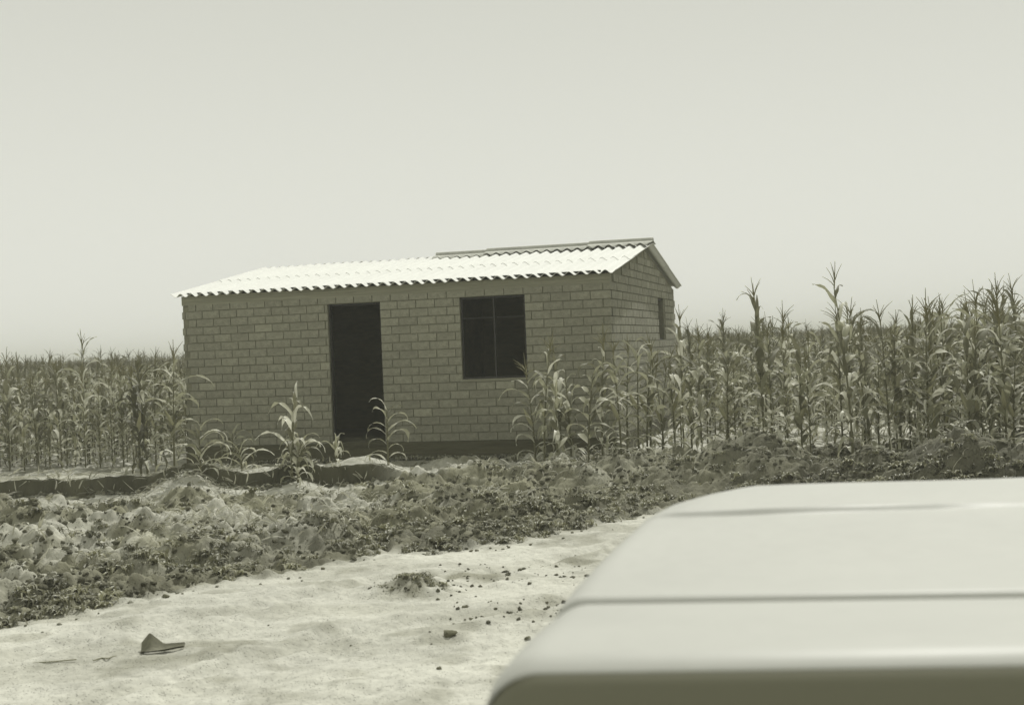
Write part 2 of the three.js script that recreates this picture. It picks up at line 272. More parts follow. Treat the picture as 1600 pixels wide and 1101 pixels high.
    const g = unit[Math.floor(rc() * 4)].clone(); g.applyMatrix4(o.matrix); gableRest.push(paint(g, M.brick[tone()].color));
  }, [0.112, -0.028]);
  const white = new THREE.MeshStandardMaterial({ vertexColors: true, roughness: 0.95, map: rep(grain, 2, 2), bumpMap: rep(rough, 3, 3), bumpScale: 0.003 });
  if (rest.length) mesh('bricks', mergeGeometries(rest), white, wallF).userData.kind = 'stuff';
  mesh('bricks', mergeGeometries(gableRest), white, wallG).userData.kind = 'stuff';

  // openings
  const wf = new THREE.Group(); wf.name = 'window'; house.add(wf);
  const bar = (name, x0, x1, y0, y1, z0 = -0.075, z1 = -0.045) => mesh(name, box(x0, x1, y0, y1, z0, z1), M.frame, wf);
  bar('frame', WIN[0], WIN[1], WIN[3] - 0.03, WIN[3]); bar('frame', WIN[0], WIN[1], WIN[2] + 0.001, WIN[2] + 0.03);
  bar('frame', WIN[0], WIN[0] + 0.03, WIN[2] + 0.03, WIN[3] - 0.03); bar('frame', WIN[1] - 0.03, WIN[1], WIN[2] + 0.03, WIN[3] - 0.03);
  const mx = (WIN[0] + WIN[1]) / 2 + 0.012; bar('mullion', mx - 0.013, mx + 0.013, WIN[2] + 0.03, WIN[3] - 0.03, -0.072, -0.044);
  const ty = WIN[3] - 0.31; bar('transom', WIN[0] + 0.03, mx - 0.013, ty - 0.005, ty + 0.005, -0.07, -0.055); bar('transom', mx + 0.013, WIN[1] - 0.03, ty - 0.005, ty + 0.005, -0.07, -0.05);
  mesh('sill', box(WIN[0] - 0.03, WIN[1] + 0.03, WIN[2] - 0.037, WIN[2] - 0.001, -0.13, 0.012), M.beam, wf);
  const df = new THREE.Group(); df.name = 'doorway'; house.add(df);
  for (const [a, b, c, d] of [[DOOR[0], DOOR[0] + 0.025, FLOOR + 0.02, DOOR[3] - 0.025], [DOOR[1] - 0.025, DOOR[1], FLOOR + 0.02, DOOR[3] - 0.025], [DOOR[0], DOOR[1], DOOR[3] - 0.025, DOOR[3] - 0.001]]) mesh('frame', box(a, b, c, d, -0.12, -0.05), M.frame, df);
  mesh('threshold', box(DOOR[0] - 0.02, DOOR[1] + 0.02, FLOOR - 0.04, FLOOR + 0.018, -0.14, 0.03), M.plinth, df);
  const sw = new THREE.Group(); sw.name = 'window'; house.add(sw);
  for (const [z0, z1, y0, y1] of [[SIDE[0], SIDE[1], SIDE[3] - 0.03, SIDE[3]], [SIDE[0], SIDE[1], SIDE[2], SIDE[2] + 0.03], [SIDE[0] + 0.001, SIDE[0] + 0.03, SIDE[2] + 0.03, SIDE[3] - 0.03], [SIDE[1] - 0.03, SIDE[1], SIDE[2] + 0.03, SIDE[3] - 0.03]]) mesh('frame', box(-0.075, -0.045, y0, y1, z0, z1), M.frame, sw);

  // roof: corrugated sheets, two rows on each slope
  const OV = 0.1365, OF = 0.105, PITCH = 0.176, A = 0.026, n = 8, sw5 = PITCH * 5, slope = Math.atan2(RISE, GW / 2), half = (GW / 2 + OF) / Math.cos(slope), x00 = OV - n * sw5 - 0.0;
  const yR = TOP + RISE + 0.05;
  const roof = new THREE.Group(); roof.name = 'roof'; house.add(roof);
  function sheetGeo(len, over) {
    const nx = 5 * 12 + (over ? 6 : 0), top = gridGeo(nx, 4, (u, v) => { const x = u * nx / 12 * PITCH; return [x, A * Math.cos(x / PITCH * 2 * Math.PI), v * len]; });
    const bot = gridGeo(nx, 4, (u, v) => { const x = (1 - u) * nx / 12 * PITCH; return [x, A * Math.cos(x / PITCH * 2 * Math.PI) - 0.0065, v * len]; });
    const edge = (z) => gridGeo(nx, 1, (u, v) => { const x = (z ? u : 1 - u) * nx / 12 * PITCH; return [x, A * Math.cos(x / PITCH * 2 * Math.PI) - 0.0065 * (1 - v), z]; });
    const side = (x) => gridGeo(1, 4, (u, v) => [x, A * Math.cos(x / PITCH * 2 * Math.PI) - 0.0065 * (x ? u : 1 - u), v * len]);
    return mergeGeometries([top, bot, edge(0), edge(len), side(0), side(nx / 12 * PITCH)].map((g) => { const k = g.toNonIndexed(); return k; }));
  }
  for (const back of [0, 1]) for (const row of [0, 1]) for (let i = 0; i < n; i++) {
    const len = row ? half * 0.5 + 0.07 : half * 0.5 + 0.07, m = mesh('roof_sheet', sheetCache(len, i < n - 1), M.sheet, roof);
    const s0 = row ? half - len + 0.01 * (rc() - 0.5) : 0.02;       // distance down the slope from the ridge
    const lift = (row ? 0 : 0.009) + (i % 2 ? 0.0075 : 0) + 0.002 * rc();
    if (!back) { m.rotation.set(slope, 0, 0.0015 * (rc() - 0.5)); m.position.set(x00 + i * sw5, yR - s0 * Math.sin(slope) + lift, -GW / 2 + s0 * Math.cos(slope)); }
    else { m.rotation.set(slope, 0, 0); const g = m; g.rotation.order = 'YXZ'; g.rotation.y = Math.PI; g.position.set(x00 + (i + (i < n - 1 ? 1 : 1)) * sw5 + (i < n - 1 ? PITCH / 2 : 0), yR - s0 * Math.sin(slope) + lift, -GW / 2 - s0 * Math.cos(slope)); }
  }
  function sheetCache(len, over) { const k = len.toFixed(4) + over; sheetCache.c ??= {}; return (sheetCache.c[k] ??= sheetGeo(len, over)); }
  // ridge caps: rolled top with two wings, laid over the right half only
  for (const [xa, xb, up, tip] of [[-3.66, -2.66, 0.004, 0.004], [-2.74, -0.86, 0.02, 0.006], [-0.94, 0.145, 0.036, 0.006]]) {
    const sec = [], W = 0.23, wing = (s) => { const pts = []; for (let k = 0; k <= 5; k++) { const t = 1 - k / 5; pts.push([s * (0.035 + t * W), -t * W * Math.tan(slope) * 1.0 - 0.0]); } return pts; };
    const prof = [...wing(-1), ...Array.from({ length: 9 }, (_, k) => { const a = Math.PI * (1.12 - 1.24 * k / 8); return [0.036 * Math.cos(a), 0.018 + 0.036 * Math.sin(a)]; }), ...wing(1).reverse()];
    const P = (t) => { const f = t * (prof.length - 1), i = Math.min(prof.length - 2, Math.floor(f)); return [lerp(prof[i][0], prof[i + 1][0], f - i), lerp(prof[i][1], prof[i + 1][1], f - i)]; };
    const nn = prof.length - 1, nx = Math.round((xb - xa) / 0.022);
    // the wing's hem dips into the troughs of the sheets
    const surf = (dy) => gridGeo(nx, nn, (u, v) => { const x = lerp(xa, xb, u), [z, y] = P(v), hem = Math.max(0, (Math.abs(z) - 0.2) / 0.065); return [x, yR + 0.046 + y + dy + up + 0.012 * (1 - u) * tip / 0.006 * 0.3 + hem * 0.02 * (Math.cos((x - x00) / PITCH * 2 * Math.PI) - 1), -GW / 2 + z]; });
    const a = surf(0), b = surf(-0.008), ix = b.index.array; for (let i = 0; i < ix.length; i += 3) { const q = ix[i]; ix[i] = ix[i + 1]; ix[i + 1] = q; } b.computeVertexNormals();
    const hemS = [0, nn].map((j) => gridGeo(nx, 1, (u, v) => { const k = j * (nx + 1) + Math.round(u * nx), s = v < 0.5 ? a : b; return [s.attributes.position.getX(k), s.attributes.position.getY(k), s.attributes.position.getZ(k)]; }));
    const ends = [0, nx].map((i) => gridGeo(nn, 1, (u, v) => { const k = Math.round(u * nn) * (nx + 1) + i, s = v < 0.5 ? a : b; return [s.attributes.position.getX(k), s.attributes.position.getY(k), s.attributes.position.getZ(k)]; }));
    mesh('ridge_cap', mergeGeometries([a, b, ...hemS, ...ends]), M.cap, roof);
  }
  for (const z of [-0.07, -GW / 2 + 1.6, -GW / 2 - 1.6, -GW + 0.08]) mesh('purlin', box(-LW + 0.02, -0.135, 0, 0.07, -0.035, 0.035), M.frame, roof).position.set(0, gableTop(z) - 0.065 + (z === -0.07 ? 0.055 : 0), z);
}

// ---------------------------------------------------------------- corn plants
function leafGeo(q, L, W, rise, droop, bend, seg = 9) {           // grows from the origin outwards along +x
  const pts = []; let r = 0, y = 0, a = rise, side = 0;
  for (let i = 0; i <= seg; i++) {
    const t = i / seg; pts.push([r, y, side]);
    a -= droop * (0.35 + 1.3 * t) / seg * (t > 0.15 ? 1.15 : 0.3); side += bend * t / seg * L;
    r += Math.cos(a) * L / seg; y += Math.sin(a) * L / seg;
  }
  const ph = q() * 9, tw = (q() - 0.5) * 2.4, pos = [], ix = [];
  for (let i = 0; i <= seg; i++) {
    const t = i / seg, [px, py, ps] = pts[i], n = pts[Math.min(seg, i + 1)], m = pts[Math.max(0, i - 1)];
    let w = W * 0.5 * (t < 0.2 ? 0.55 + 2.25 * t : 1 - Math.pow((t - 0.2) / 0.8, 1.7)); if (i === seg) w = 0.001;
    const tx = n[0] - m[0], ty = n[1] - m[1], tl = Math.hypot(tx, ty) || 1, nx = -ty / tl, ny = tx / tl, an = tw * t * t;
    for (const s of [-1, 0, 1]) {
      const wob = 0.16 * W * Math.sin(t * 13 + ph + s) * (s ? 1 : 0), fold = s ? 0.22 * w : -0.12 * w;
      const e = Math.cos(an) * s * w, u = Math.sin(an) * s * w + fold + wob;
      pos.push(px + nx * u, py + ny * u, ps + e);
    }
  }
  for (let i = 0; i < seg; i++) for (const k of [0, 1]) { const A = i * 3 + k; ix.push(A, A + 1, A + 4, A, A + 4, A + 3); }
  const g = new THREE.BufferGeometry(); g.setAttribute('position', new THREE.Float32BufferAttribute(pos, 3)); g.setIndex(ix); g.computeVertexNormals(); return g;
}
const qL = rng(5);
const LEAVES = [], BASALS = [], SHORT = [];
for (let i = 0; i < 12; i++) LEAVES.push(leafGeo(qL, 0.5 + 0.25 * qL(), 0.07 + 0.035 * qL(), 1.2 - 0.4 * qL(), 1.7 + 1.6 * qL(), (qL() - 0.5) * 0.9));
for (let i = 0; i < 6; i++) BASALS.push(leafGeo(qL, 0.4 + 0.22 * qL(), 0.06 + 0.03 * qL(), 0.9 - 0.6 * qL(), 1.7 + 1.4 * qL(), (qL() - 0.5) * 0.9));
for (let i = 0; i < 6; i++) SHORT.push(leafGeo(qL, 0.34 + 0.2 * qL(), 0.045 + 0.02 * qL(), 1.25 - 0.3 * qL(), 1.0 + 1.3 * qL(), (qL() - 0.5) * 0.6));
function stalkGeo(H, lean, r0 = 0.0145, r1 = 0.005) {
  const N = 9, at = (t) => [lean[0] * t * t, H * t, lean[1] * t * t];
  const g = gridGeo(7, N, (u, v) => { const a = -u * 2 * Math.PI, c = at(v), r = lerp(r0, r1, v) * (1 + 0.16 * ((Math.round(v * N)) % 2)); return [c[0] + Math.cos(a) * r, c[1], c[2] + Math.sin(a) * r]; });
  return { g, at };
}
function tasselGeo(q) {
  const parts = [], rod = (L, r, ax, tilt) => { const g = new THREE.CylinderGeometry(r * 0.35, r, L, 4, 3); g.translate(0, L / 2, 0); const p = g.attributes.position; for (let i = 0; i < p.count; i++) { const y = p.getY(i); p.setX(i, p.getX(i) + 0.5 * tilt * y * y / L); } g.rotateZ(-tilt * 0.8); g.rotateY(ax); return g; };
  parts.push(rod(0.27 + 0.08 * q(), 0.008, 0, 0.05));
  const n = 6 + Math.floor(q() * 4);
  for (let i = 0; i < n; i++) { const g = rod(0.14 + 0.1 * q(), 0.0065, q() * 6.28, -(0.25 + 0.55 * q())); g.translate(0, 0.02 + 0.1 * q(), 0); parts.push(g); }
  const m = mergeGeometries(parts.map((g) => { g.computeVertexNormals(); return g; })); return m;
}
function earGeo() { const g = new THREE.LatheGeometry([[0.004, 0], [0.02, 0.03], [0.026, 0.08], [0.022, 0.15], [0.01, 0.21], [0.006, 0.235], [0, 0.24]].map((p) => new THREE.Vector2(...p)), 8); return g; }
const EAR = earGeo(), TASSELS = [0, 1, 2, 3].map((k) => tasselGeo(rng(300 + k)));
// one plant: the list of its pieces, shared by the single plants and the massed field
function cornSpec(seed, H, opts = {}) {
  const q = rng(seed), lean = [(q() - 0.5) * 0.22, (q() - 0.5) * 0.22], st = stalkGeo(H, lean), pieces = [{ name: 'stalk', g: st.g, m: M.stalk, p: [0, 0, 0], r: [0, 0, 0], s: 1 }];
  const n = opts.leaves ?? 15 + Math.floor(q() * 4), plane = q() * Math.PI;
  for (let i = 0; i < n; i++) {
    const t = 0.07 + 0.88 * i / (n - 1), low = t < 0.3, high = t > 0.82, list = low ? BASALS : high ? SHORT : LEAVES;
    const y = plane + (i % 2) * Math.PI + (q() - 0.5) * 1.3;
    const mm = opts.dark && q() < (opts.dark === true ? 0.4 : opts.dark) ? (opts.dark === true ? M.darkLeaf : M.shadeLeaf) : low ? (q() < 0.5 ? M.dryLeaf : M.leaf) : LEAFMATS[Math.floor(q() * LEAFMATS.length)];
    pieces.push({ name: 'leaf', g: list[Math.floor(q() * list.length)], m: mm, p: st.at(t), r: [(q() - 0.5) * 0.3, y, (q() - 0.5) * 0.35], s: (0.78 + 0.35 * q()) * (opts.size ?? 1), thin: opts.thin ?? 1 });
  }
  if (!opts.young) {
    if (q() < 0.85) pieces.push({ name: 'tassel', g: TASSELS[Math.floor(q() * 4)], m: M.tassel, p: st.at(1), r: [lean[1] * 1.2, q() * 6, -lean[0] * 1.2], s: 0.85 + 0.35 * q() });
    const t = 0.42 + 0.12 * q(); pieces.push({ name: 'ear', g: EAR, m: M.husk, p: st.at(t), r: [0, plane + q(), -0.45], s: 0.9 + 0.3 * q() });
  }
  return pieces;
}
function assemble(pieces, root, merged) {
  if (!merged) { for (const k of pieces) { const o = mesh(k.name, k.g, k.m, root); o.position.set(...k.p); o.rotation.set(k.r[0], k.r[1], k.r[2], 'YXZ'); o.scale.set(k.s, k.s, k.s * (k.thin ?? 1)); } return root; }
  const o = new THREE.Object3D(), by = {};
  for (const k of pieces) { o.position.set(...k.p); o.rotation.set(k.r[0], k.r[1], k.r[2], 'YXZ'); o.scale.setScalar(k.s); o.updateMatrix(); const g = k.g.clone(); g.deleteAttribute('uv'); g.applyMatrix4(o.matrix); paint(g, k.m.color); (by[k.name === 'leaf' ? 'foliage' : k.name] ??= []).push(g.index ? g : g); }
  return by;
}
const flat = (g) => { const k = g.index ? g.toNonIndexed() : g; return k; };
const specs = []; for (let k = 0; k < 8; k++) specs.push(cornSpec(500 + k * 17, 1.55 + 0.12 * (k % 4), k < 4 ? { dark: true, leaves: 23 } : {}));
const singlesProto = specs.map((s) => assemble(s, new THREE.Group()));
const fewProto = specs.map((s) => { const by = assemble(s, null, true), g = new THREE.Group(); for (const [n, list] of Object.entries(by)) mesh(n, mergeGeometries(list.map(flat)), n === 'foliage' ? M.fieldLeaf : n === 'stalk' ? M.stalk : n === 'tassel' ? M.tassel : M.husk, g); return g; });
const massGeo = specs.slice(0, 5).map((s) => mergeGeometries(Object.values(assemble(s, null, true)).flat().map(flat)));

const plants = [];   // [x, d, turn, scale, zone, variant]
const qp = rng(77);
const inHouse = (x, d) => { const dx = x - 1.4268, dd = d - 18.4267, c = Math.cos(TH), s = Math.sin(TH), lx = dx * c - dd * s, lz = -(dx * s + dd * c); return lx > -LW - 0.45 && lx < 0.55 && lz < 0.9 && lz > -GW - 0.5; };
// rows to the right, behind the berm
for (let row = 0; row < 9; row++) {
  const off = 0.75 + row * 0.85;
  for (let x = 1.5; x < 9.5; x += row < 2 ? 0.33 + 0.14 * qp() : 0.22 + 0.1 * qp()) {
    const px = x + 0.1 * (qp() - 0.5), d = (px < 3.3 ? lerp(18.0, 15.6, (px - 1.5) / 1.8) : poly(CREST, px) + 2.3 - 0.25 * (px - 3.3)) - 0.75 + off + 0.16 * (qp() - 0.5);
    if (d > 25 || inHouse(px, d)) continue;
    const ratio = px / d, gap = ratio > 0.228 && ratio < 0.252;       // an opening through which the far field shows
    if (row < 3 && gap) continue;
    if (row < 4 && ratio > 0.103 && ratio < 0.127) continue;            // the gable window stays in sight
    if (row > 1 && row < 6 && ratio < 0.255 && (row > 3 || qp() < 0.6)) continue;
    if (row === 1 && qp() < 0.35) continue;
    if (row > 0 && ratio < 0.3 && qp() < 0.12) continue;
    let s = 0.8 + 0.22 * qp(); if (ratio > 0.3) s *= 1.1; else if (ratio > 0.255) s *= 1.0; else s *= 1.02; if (row > 2) s *= 0.93; if (gap) s *= 0.8;
    if (row < 2) plants.push([px + 0.08 + 0.06 * qp(), d + 0.05, qp() * 6.28, s * (0.72 + 0.2 * qp()), 'right', Math.floor(qp() * 8)]);
    plants.push([px, d, qp() * 6.28, s, row === 0 ? 'front' : 'right', Math.floor(qp() * (row < 2 || ratio > 0.3 ? 5.3 : 8))]);
  }
}
// left field and everything behind
for (let d = 20.4; d < 150; d += d < 45 ? 0.85 : 1.3) {
  const reach = 0.47 * d + 1.5, step = d < 45 ? 0.2 : 0.4;
  for (let x = -reach; x < reach; x += step * (0.75 + 0.5 * qp())) {
    const dd = d + 0.2 * (qp() - 0.5) + 0.02 * x;
    if (inHouse(x, dd)) continue;
    if (x > 1.2 && d < 22.5) continue;
    const ratio = x / dd; if (ratio > -0.245 && ratio < 0.075 && dd < 80 && dd > 25) { if (qp() < 0.93) continue; }   // wholly behind the house
    let s = 0.64 + 0.21 * qp(); if (dd > 30) s = 0.76 + 0.12 * qp(); if (qp() < 0.05) s *= 1.13;
    plants.push([x, dd, qp() * 6.28, s, x < 0 ? 'left' : 'behind', Math.floor(qp() * 8)]);
  }
}
const inView = (p) => Math.abs(p[0] / p[1]) < 0.405 && !(p[0] / p[1] > -0.25 && p[0] / p[1] < 0.055 && p[1] > 19);
plants.sort((a, b) => a[1] - b[1]);
const seen = plants.filter(inView).slice(0, 292), single = new Set(seen);
const ORD = ['first', 'second', 'third', 'fourth', 'fifth', 'sixth', 'seventh', 'eighth', 'ninth', 'tenth', 'eleventh', 'twelfth', 'thirteenth', 'fourteenth', 'fifteenth', 'sixteenth', 'seventeenth', 'eighteenth', 'nineteenth', 'twentieth'];
const frontRow = seen.filter((p) => p[4] === 'front').sort((a, b) => a[0] / a[1] - b[0] / b[1]);
const WORDS = {
  behind: ['corn plant at the near edge of the far field right of the house', 'far field corn right of the house'],
  front: ['tall corn plant in the nearest row, just behind the dirt berm right of the house', 'front row corn right of the house'],
  right: ['corn plant deeper in the rows to the right of the brick house', 'deeper corn rows right of the house'],
  left: ['corn plant at the near side of the field left of the brick house', 'corn plants left of the house'],
};
seen.forEach(([x, d, turn, s, zone, v], i) => {
  const o = (i < 150 ? singlesProto : fewProto)[v].clone(); o.name = numbered('corn_plant'); o.position.set(x, Math.max(-0.05, d < 25 ? ground(x, d) - 0.02 : -0.05), -d); o.rotation.y = turn; o.scale.setScalar(s); scene.add(o);
  const rank = frontRow.findIndex((p) => p[0] === x && p[1] === d);
  tag(o, rank >= 0 && rank < ORD.length ? ORD[rank] + ' corn plant from the house corner in the nearest row behind the berm' : WORDS[zone][0], 'corn plant', WORDS[zone][1]);
});
{
  const field = new THREE.Group(); field.name = 'corn_field'; field.userData = { kind: 'stuff', label: 'dense corn field reaching back to the horizon behind the house', category: 'corn field' }; scene.add(field);
  const lists = massGeo.map(() => []); for (const p of plants) if (!single.has(p)) lists[p[5] % 5].push(p);
  const o = new THREE.Object3D(), c = new THREE.Color(), q = rng(9);
  lists.forEach((list, k) => {
    const im = new THREE.InstancedMesh(massGeo[k], M.fieldLeaf, list.length); im.name = 'corn_rows'; im.userData.kind = 'stuff'; shade(im); field.add(im);
    list.forEach(([x, d, turn, s], i) => { o.position.set(x, onSheet(x, d) && d < 25 ? ground(x, d) - 0.02 : -0.05, -d); o.rotation.set(0, turn, 0); o.scale.setScalar(s); o.updateMatrix(); im.setMatrixAt(i, o.matrix); const b = 0.85 + 0.35 * q(); im.setColorAt(i, c.setRGB(b, b, b)); });
  });
}
// single plants one can point to
function lone(seed, label, x, d, H, opts, turn = 0, scale = 1) {
  const o = thing('corn_plant', label, 'corn plant', [x, ground(x, d) - 0.02, -d], turn); o.scale.setScalar(scale);
  return assemble(cornSpec(seed, H, opts), o);
}
lone(901, 'tall corn plant, leaves painted in shade, alone at the ditch bank left of the house', -4.86, 17.05, 1.5, { leaves: 30, dark: 0.85, size: 0.8 }, 0.4);
lone(911, 'second stalk, leaves painted in shade, touching the lone corn plant left of the house', -4.93, 17.0, 1.25, { leaves: 24, dark: 0.85, size: 0.7 }, 2.0);
lone(902, 'slim corn plant close behind the lone stalk left of the house', -4.62, 17.5, 1.5, { leaves: 14, size: 0.8 }, 1.4);
lone(910, 'tallest corn plant of the rows right of the house, its top far above its neighbours', 3.87, 14.9, 2.05, { leaves: 15 }, 0.8, 1.0);
lone(903, 'corn plant rising above all others in the left field', -7.05, 21.4, 1.92, { leaves: 12 }, 0.3);
lone(904, 'bushy young corn plant with long bent leaves before the wall left of the doorway', -2.84, 16.35, 1.08, { leaves: 19, young: true, size: 0.9, thin: 0.85 }, 0.9);
lone(909, 'short leafy corn sprout under the bushy young corn plant left of the doorway', -2.74, 16.2, 0.5, { leaves: 24, young: true, size: 0.72, thin: 0.9 }, 2.2);
lone(905, 'thin young corn plant with arched leaves in front of the right edge of the doorway', -1.66, 16.78, 0.76, { leaves: 13, young: true, size: 0.72, thin: 0.8 }, 1.6);
lone(906, 'small forked corn sprout in front of the left side of the doorway', -2.36, 17.0, 0.3, { leaves: 11, young: true, size: 0.75, thin: 0.8 }, 0.1);
lone(907, 'small pale corn sprout close to the left part of the front wall', -4.0, 18.3, 0.6, { leaves: 14, young: true, size: 0.65, thin: 0.8 }, 1.1);
lone(908, 'leaning corn plant on the earth heap by the left corner of the house', -4.0, 16.4, 0.65, { leaves: 14, young: true, size: 0.9, thin: 0.9 }, 2.6);
lone(912, 'low broad sprout on the ditch bank between heap and bushy young corn plant', -3.55, 16.75, 0.3, { leaves: 12, young: true, size: 0.7, thin: 0.8 }, 0.7);
lone(913, 'tall leafy corn plant right against the left corner of the house', -5.45, 19.6, 1.5, { leaves: 20 }, 1.9);
[[0.36, 16.7, 1.55, 0.9], [0.52, 16.45, 1.25, 0.3], [0.72, 16.9, 1.28, 2.1], [0.92, 16.55, 1.3, 1.2], [1.12, 16.8, 1.35, 0.4], [1.34, 16.5, 1.42, 2.7], [1.6, 16.9, 1.5, 1.0], [0.6, 17.1, 1.3, 1.9], [1.75, 17.3, 1.45, 0.6], [1.5, 17.4, 1.3, 2.3], [0.25, 17.0, 1.2, 1.1], [2.0, 17.5, 1.25, 0.3], [2.2, 17.9, 1.3, 1.7], [1.85, 17.8, 1.2, 2.6], [2.36, 17.4, 1.3, 0.9], [2.05, 18.1, 1.15, 2.0]].forEach(([x, d, H, turn], i) => {
  const o = lone(920 + i, 'corn plant in the clump before the wall between window and right house corner', x, d, H, { leaves: 16, size: 0.85, young: i > 0 && i < 4 }, turn); o.userData.group = 'corn clump before the right end of the front wall';
});

// ---------------------------------------------------------------- clods, weeds, stones
function rockGeo(seed, rough_ = 0.35) {
  const g = mergeVertices(new THREE.IcosahedronGeometry(1, 2).deleteAttribute('uv').deleteAttribute('normal')), p = g.attributes.position, v = new THREE.Vector3();
  for (let i = 0; i < p.count; i++) { v.fromBufferAttribute(p, i); const n = fbm(v.x * 1.6 + seed * 7, v.y * 1.6 + v.z * 1.3 + 4, 3, seed); const m = fbm(v.x * 4 + seed, v.y * 4 + v.z * 3.1, 2, seed + 5); v.multiplyScalar(0.75 + rough_ * 2.6 * (n - 0.4) + 0.35 * (m - 0.5)); p.setXYZ(i, v.x, v.y * 0.6, v.z * 0.85); }
  g.computeVertexNormals(); const uv = new Float32Array(p.count * 2); for (let i = 0; i < p.count; i++) { uv[i * 2] = p.getX(i) * 0.4 + p.getY(i) * 0.3; uv[i * 2 + 1] = p.getZ(i) * 0.4 + p.getY(i) * 0.2; } g.setAttribute('uv', new THREE.BufferAttribute(uv, 2)); return g;
}
const ROCKS = [1, 2, 3, 4].map((k) => rockGeo(k));
{
  const q = rng(21), o = new THREE.Object3D(), c = new THREE.Color(), list = [[], [], [], []];
  for (let i = 0; i < 55000; i++) {
    const d = 6 + 12 * q(), x = (q() - 0.5) * 0.95 * d, s = stripMask(x, d); if (q() > s || s < 0.4 || d > 17) continue;
    const dens = fbm(x * 0.9, d * 0.9, 3, 61); if (q() > smooth(0.32, 0.6, dens) + 0.12) continue;
    if (x < 0 && q() < 0.85 * smooth(0.44, 0.6, fbm(x * 1.1 + 5, d * 1.5, 4, 51)) * smooth(0.3, 2.6, d - poly(EDGE, x))) continue;
    const size = 0.006 + 0.034 * Math.pow(q(), 4); list[i % 4].push([x, d, size, q()]);
  }
  for (let i = 0; i < 500; i++) { const x = -8 + 6.6 * q(), d = poly(BANK, x) - 0.02 - 0.22 * q() * q(); list[i % 4].push([x, d, 0.012 + 0.04 * Math.pow(q(), 3), q()]); }
  for (let i = 0; i < 300; i++) { const k = i % 3, cx = [0.15, -0.1, -0.7][k], cd = [7.75, 9.25, 8.7][k], x = cx + (q() + q() - 1) * [0.75, 0.8, 0.4][k], d = cd + (q() + q() - 1) * [0.5, 0.6, 0.3][k]; list[i % 4].push([x, d, 0.005 + 0.016 * Math.pow(q(), 3), q()]); }
  const grp = new THREE.Group(); grp.name = 'earth_clods'; grp.userData = { kind: 'stuff', label: 'loose dark earth clods over the churned strip before the house', category: 'earth clods' }; scene.add(grp);
  list.forEach((l, k) => { const im = new THREE.InstancedMesh(ROCKS[k], M.clod, l.length); im.name = 'clods'; im.userData.kind = 'stuff'; shade(im); grp.add(im); l.forEach(([x, d, s, t], i) => { o.position.set(x, ground(x, d) + s * 0.25, -d); o.rotation.set(t * 0.8, t * 50, t * 0.6); o.scale.set(s * (0.8 + 0.5 * t), s, s); o.updateMatrix(); im.setMatrixAt(i, o.matrix); const b = 0.85 + 0.5 * ((t * 37) % 1); im.setColorAt(i, c.setRGB(b, b, b * 0.98)); }); });
}
{
  // low dry weeds: tufts of blades and little leaves
  const tuft = (seed) => { const q = rng(seed), parts = []; for (let i = 0; i < 11; i++) { const g = leafGeo(q, 0.05 + 0.07 * q(), 0.012 + 0.012 * q(), 1.4 - 0.9 * q(), 1.2 + 1.6 * q(), (q() - 0.5), 3); g.rotateY(q() * 6.28); g.translate((q() - 0.5) * 0.05, 0, (q() - 0.5) * 0.05); parts.push(flat(g)); } return paint(mergeGeometries(parts), lin(1, 1, 1)); };
  const geos = [31, 32, 33].map(tuft), q = rng(23), o = new THREE.Object3D(), c = new THREE.Color(), list = [[], [], []];
  for (let i = 0; i < 40000; i++) {
    const d = 6 + 12 * q(), x = (q() - 0.5) * 0.95 * d, s = stripMask(x, d); if (s < 0.35 || d > 18.3) continue;
    const e = d - poly(EDGE, x), dens = smooth(0.46, 0.6, fbm(x * 0.8 + 2, d * 0.8, 3, 63)) * 0.1 + 0.4 * (1 - smooth(0.9, 2.4, e)) * smooth(0.35, 0.55, fbm(x * 1.7, d * 1.7, 2, 64)); if (q() > dens) continue;
    list[i % 3].push([x, d, 0.6 + 0.9 * q(), q()]);
  }
  for (let i = 0; i < 420; i++) { const t = 5.9 * q(), g = 0.06 + 0.35 * q() * q(); list[i % 3].push([1.3 - t * 0.9656 - g * 0.26, 18.47 + t * 0.2602 - g * 0.9656 - 0.02, 0.5 + 1.2 * q(), q()]); }
  for (let i = 0; i < 26; i++) { const a = q() * 6.28, r = Math.sqrt(q()); list[i % 3].push([-0.68 + 0.27 * r * Math.cos(a), 8.66 + 0.13 * r * Math.sin(a), 0.35 + 0.45 * q(), q()]); }
  const grp = new THREE.Group(); grp.name = 'low_weeds'; grp.userData = { kind: 'stuff', label: 'low dry weeds over the churned earth beside the sandy track', category: 'weeds' }; scene.add(grp);
  list.forEach((l, k) => { const im = new THREE.InstancedMesh(geos[k], M.fieldLeaf, l.length); im.name = 'weed_tufts'; im.userData.kind = 'stuff'; shade(im); grp.add(im); l.forEach(([x, d, s, t], i) => { o.position.set(x, ground(x, d) - 0.005, -d); o.rotation.set(0, t * 60, 0); o.scale.setScalar(s); o.updateMatrix(); im.setMatrixAt(i, o.matrix); const b = 0.13 + 0.17 * ((t * 53) % 1); im.setColorAt(i, c.setRGB(b, b * 0.98, b * 0.6)); }); });
}
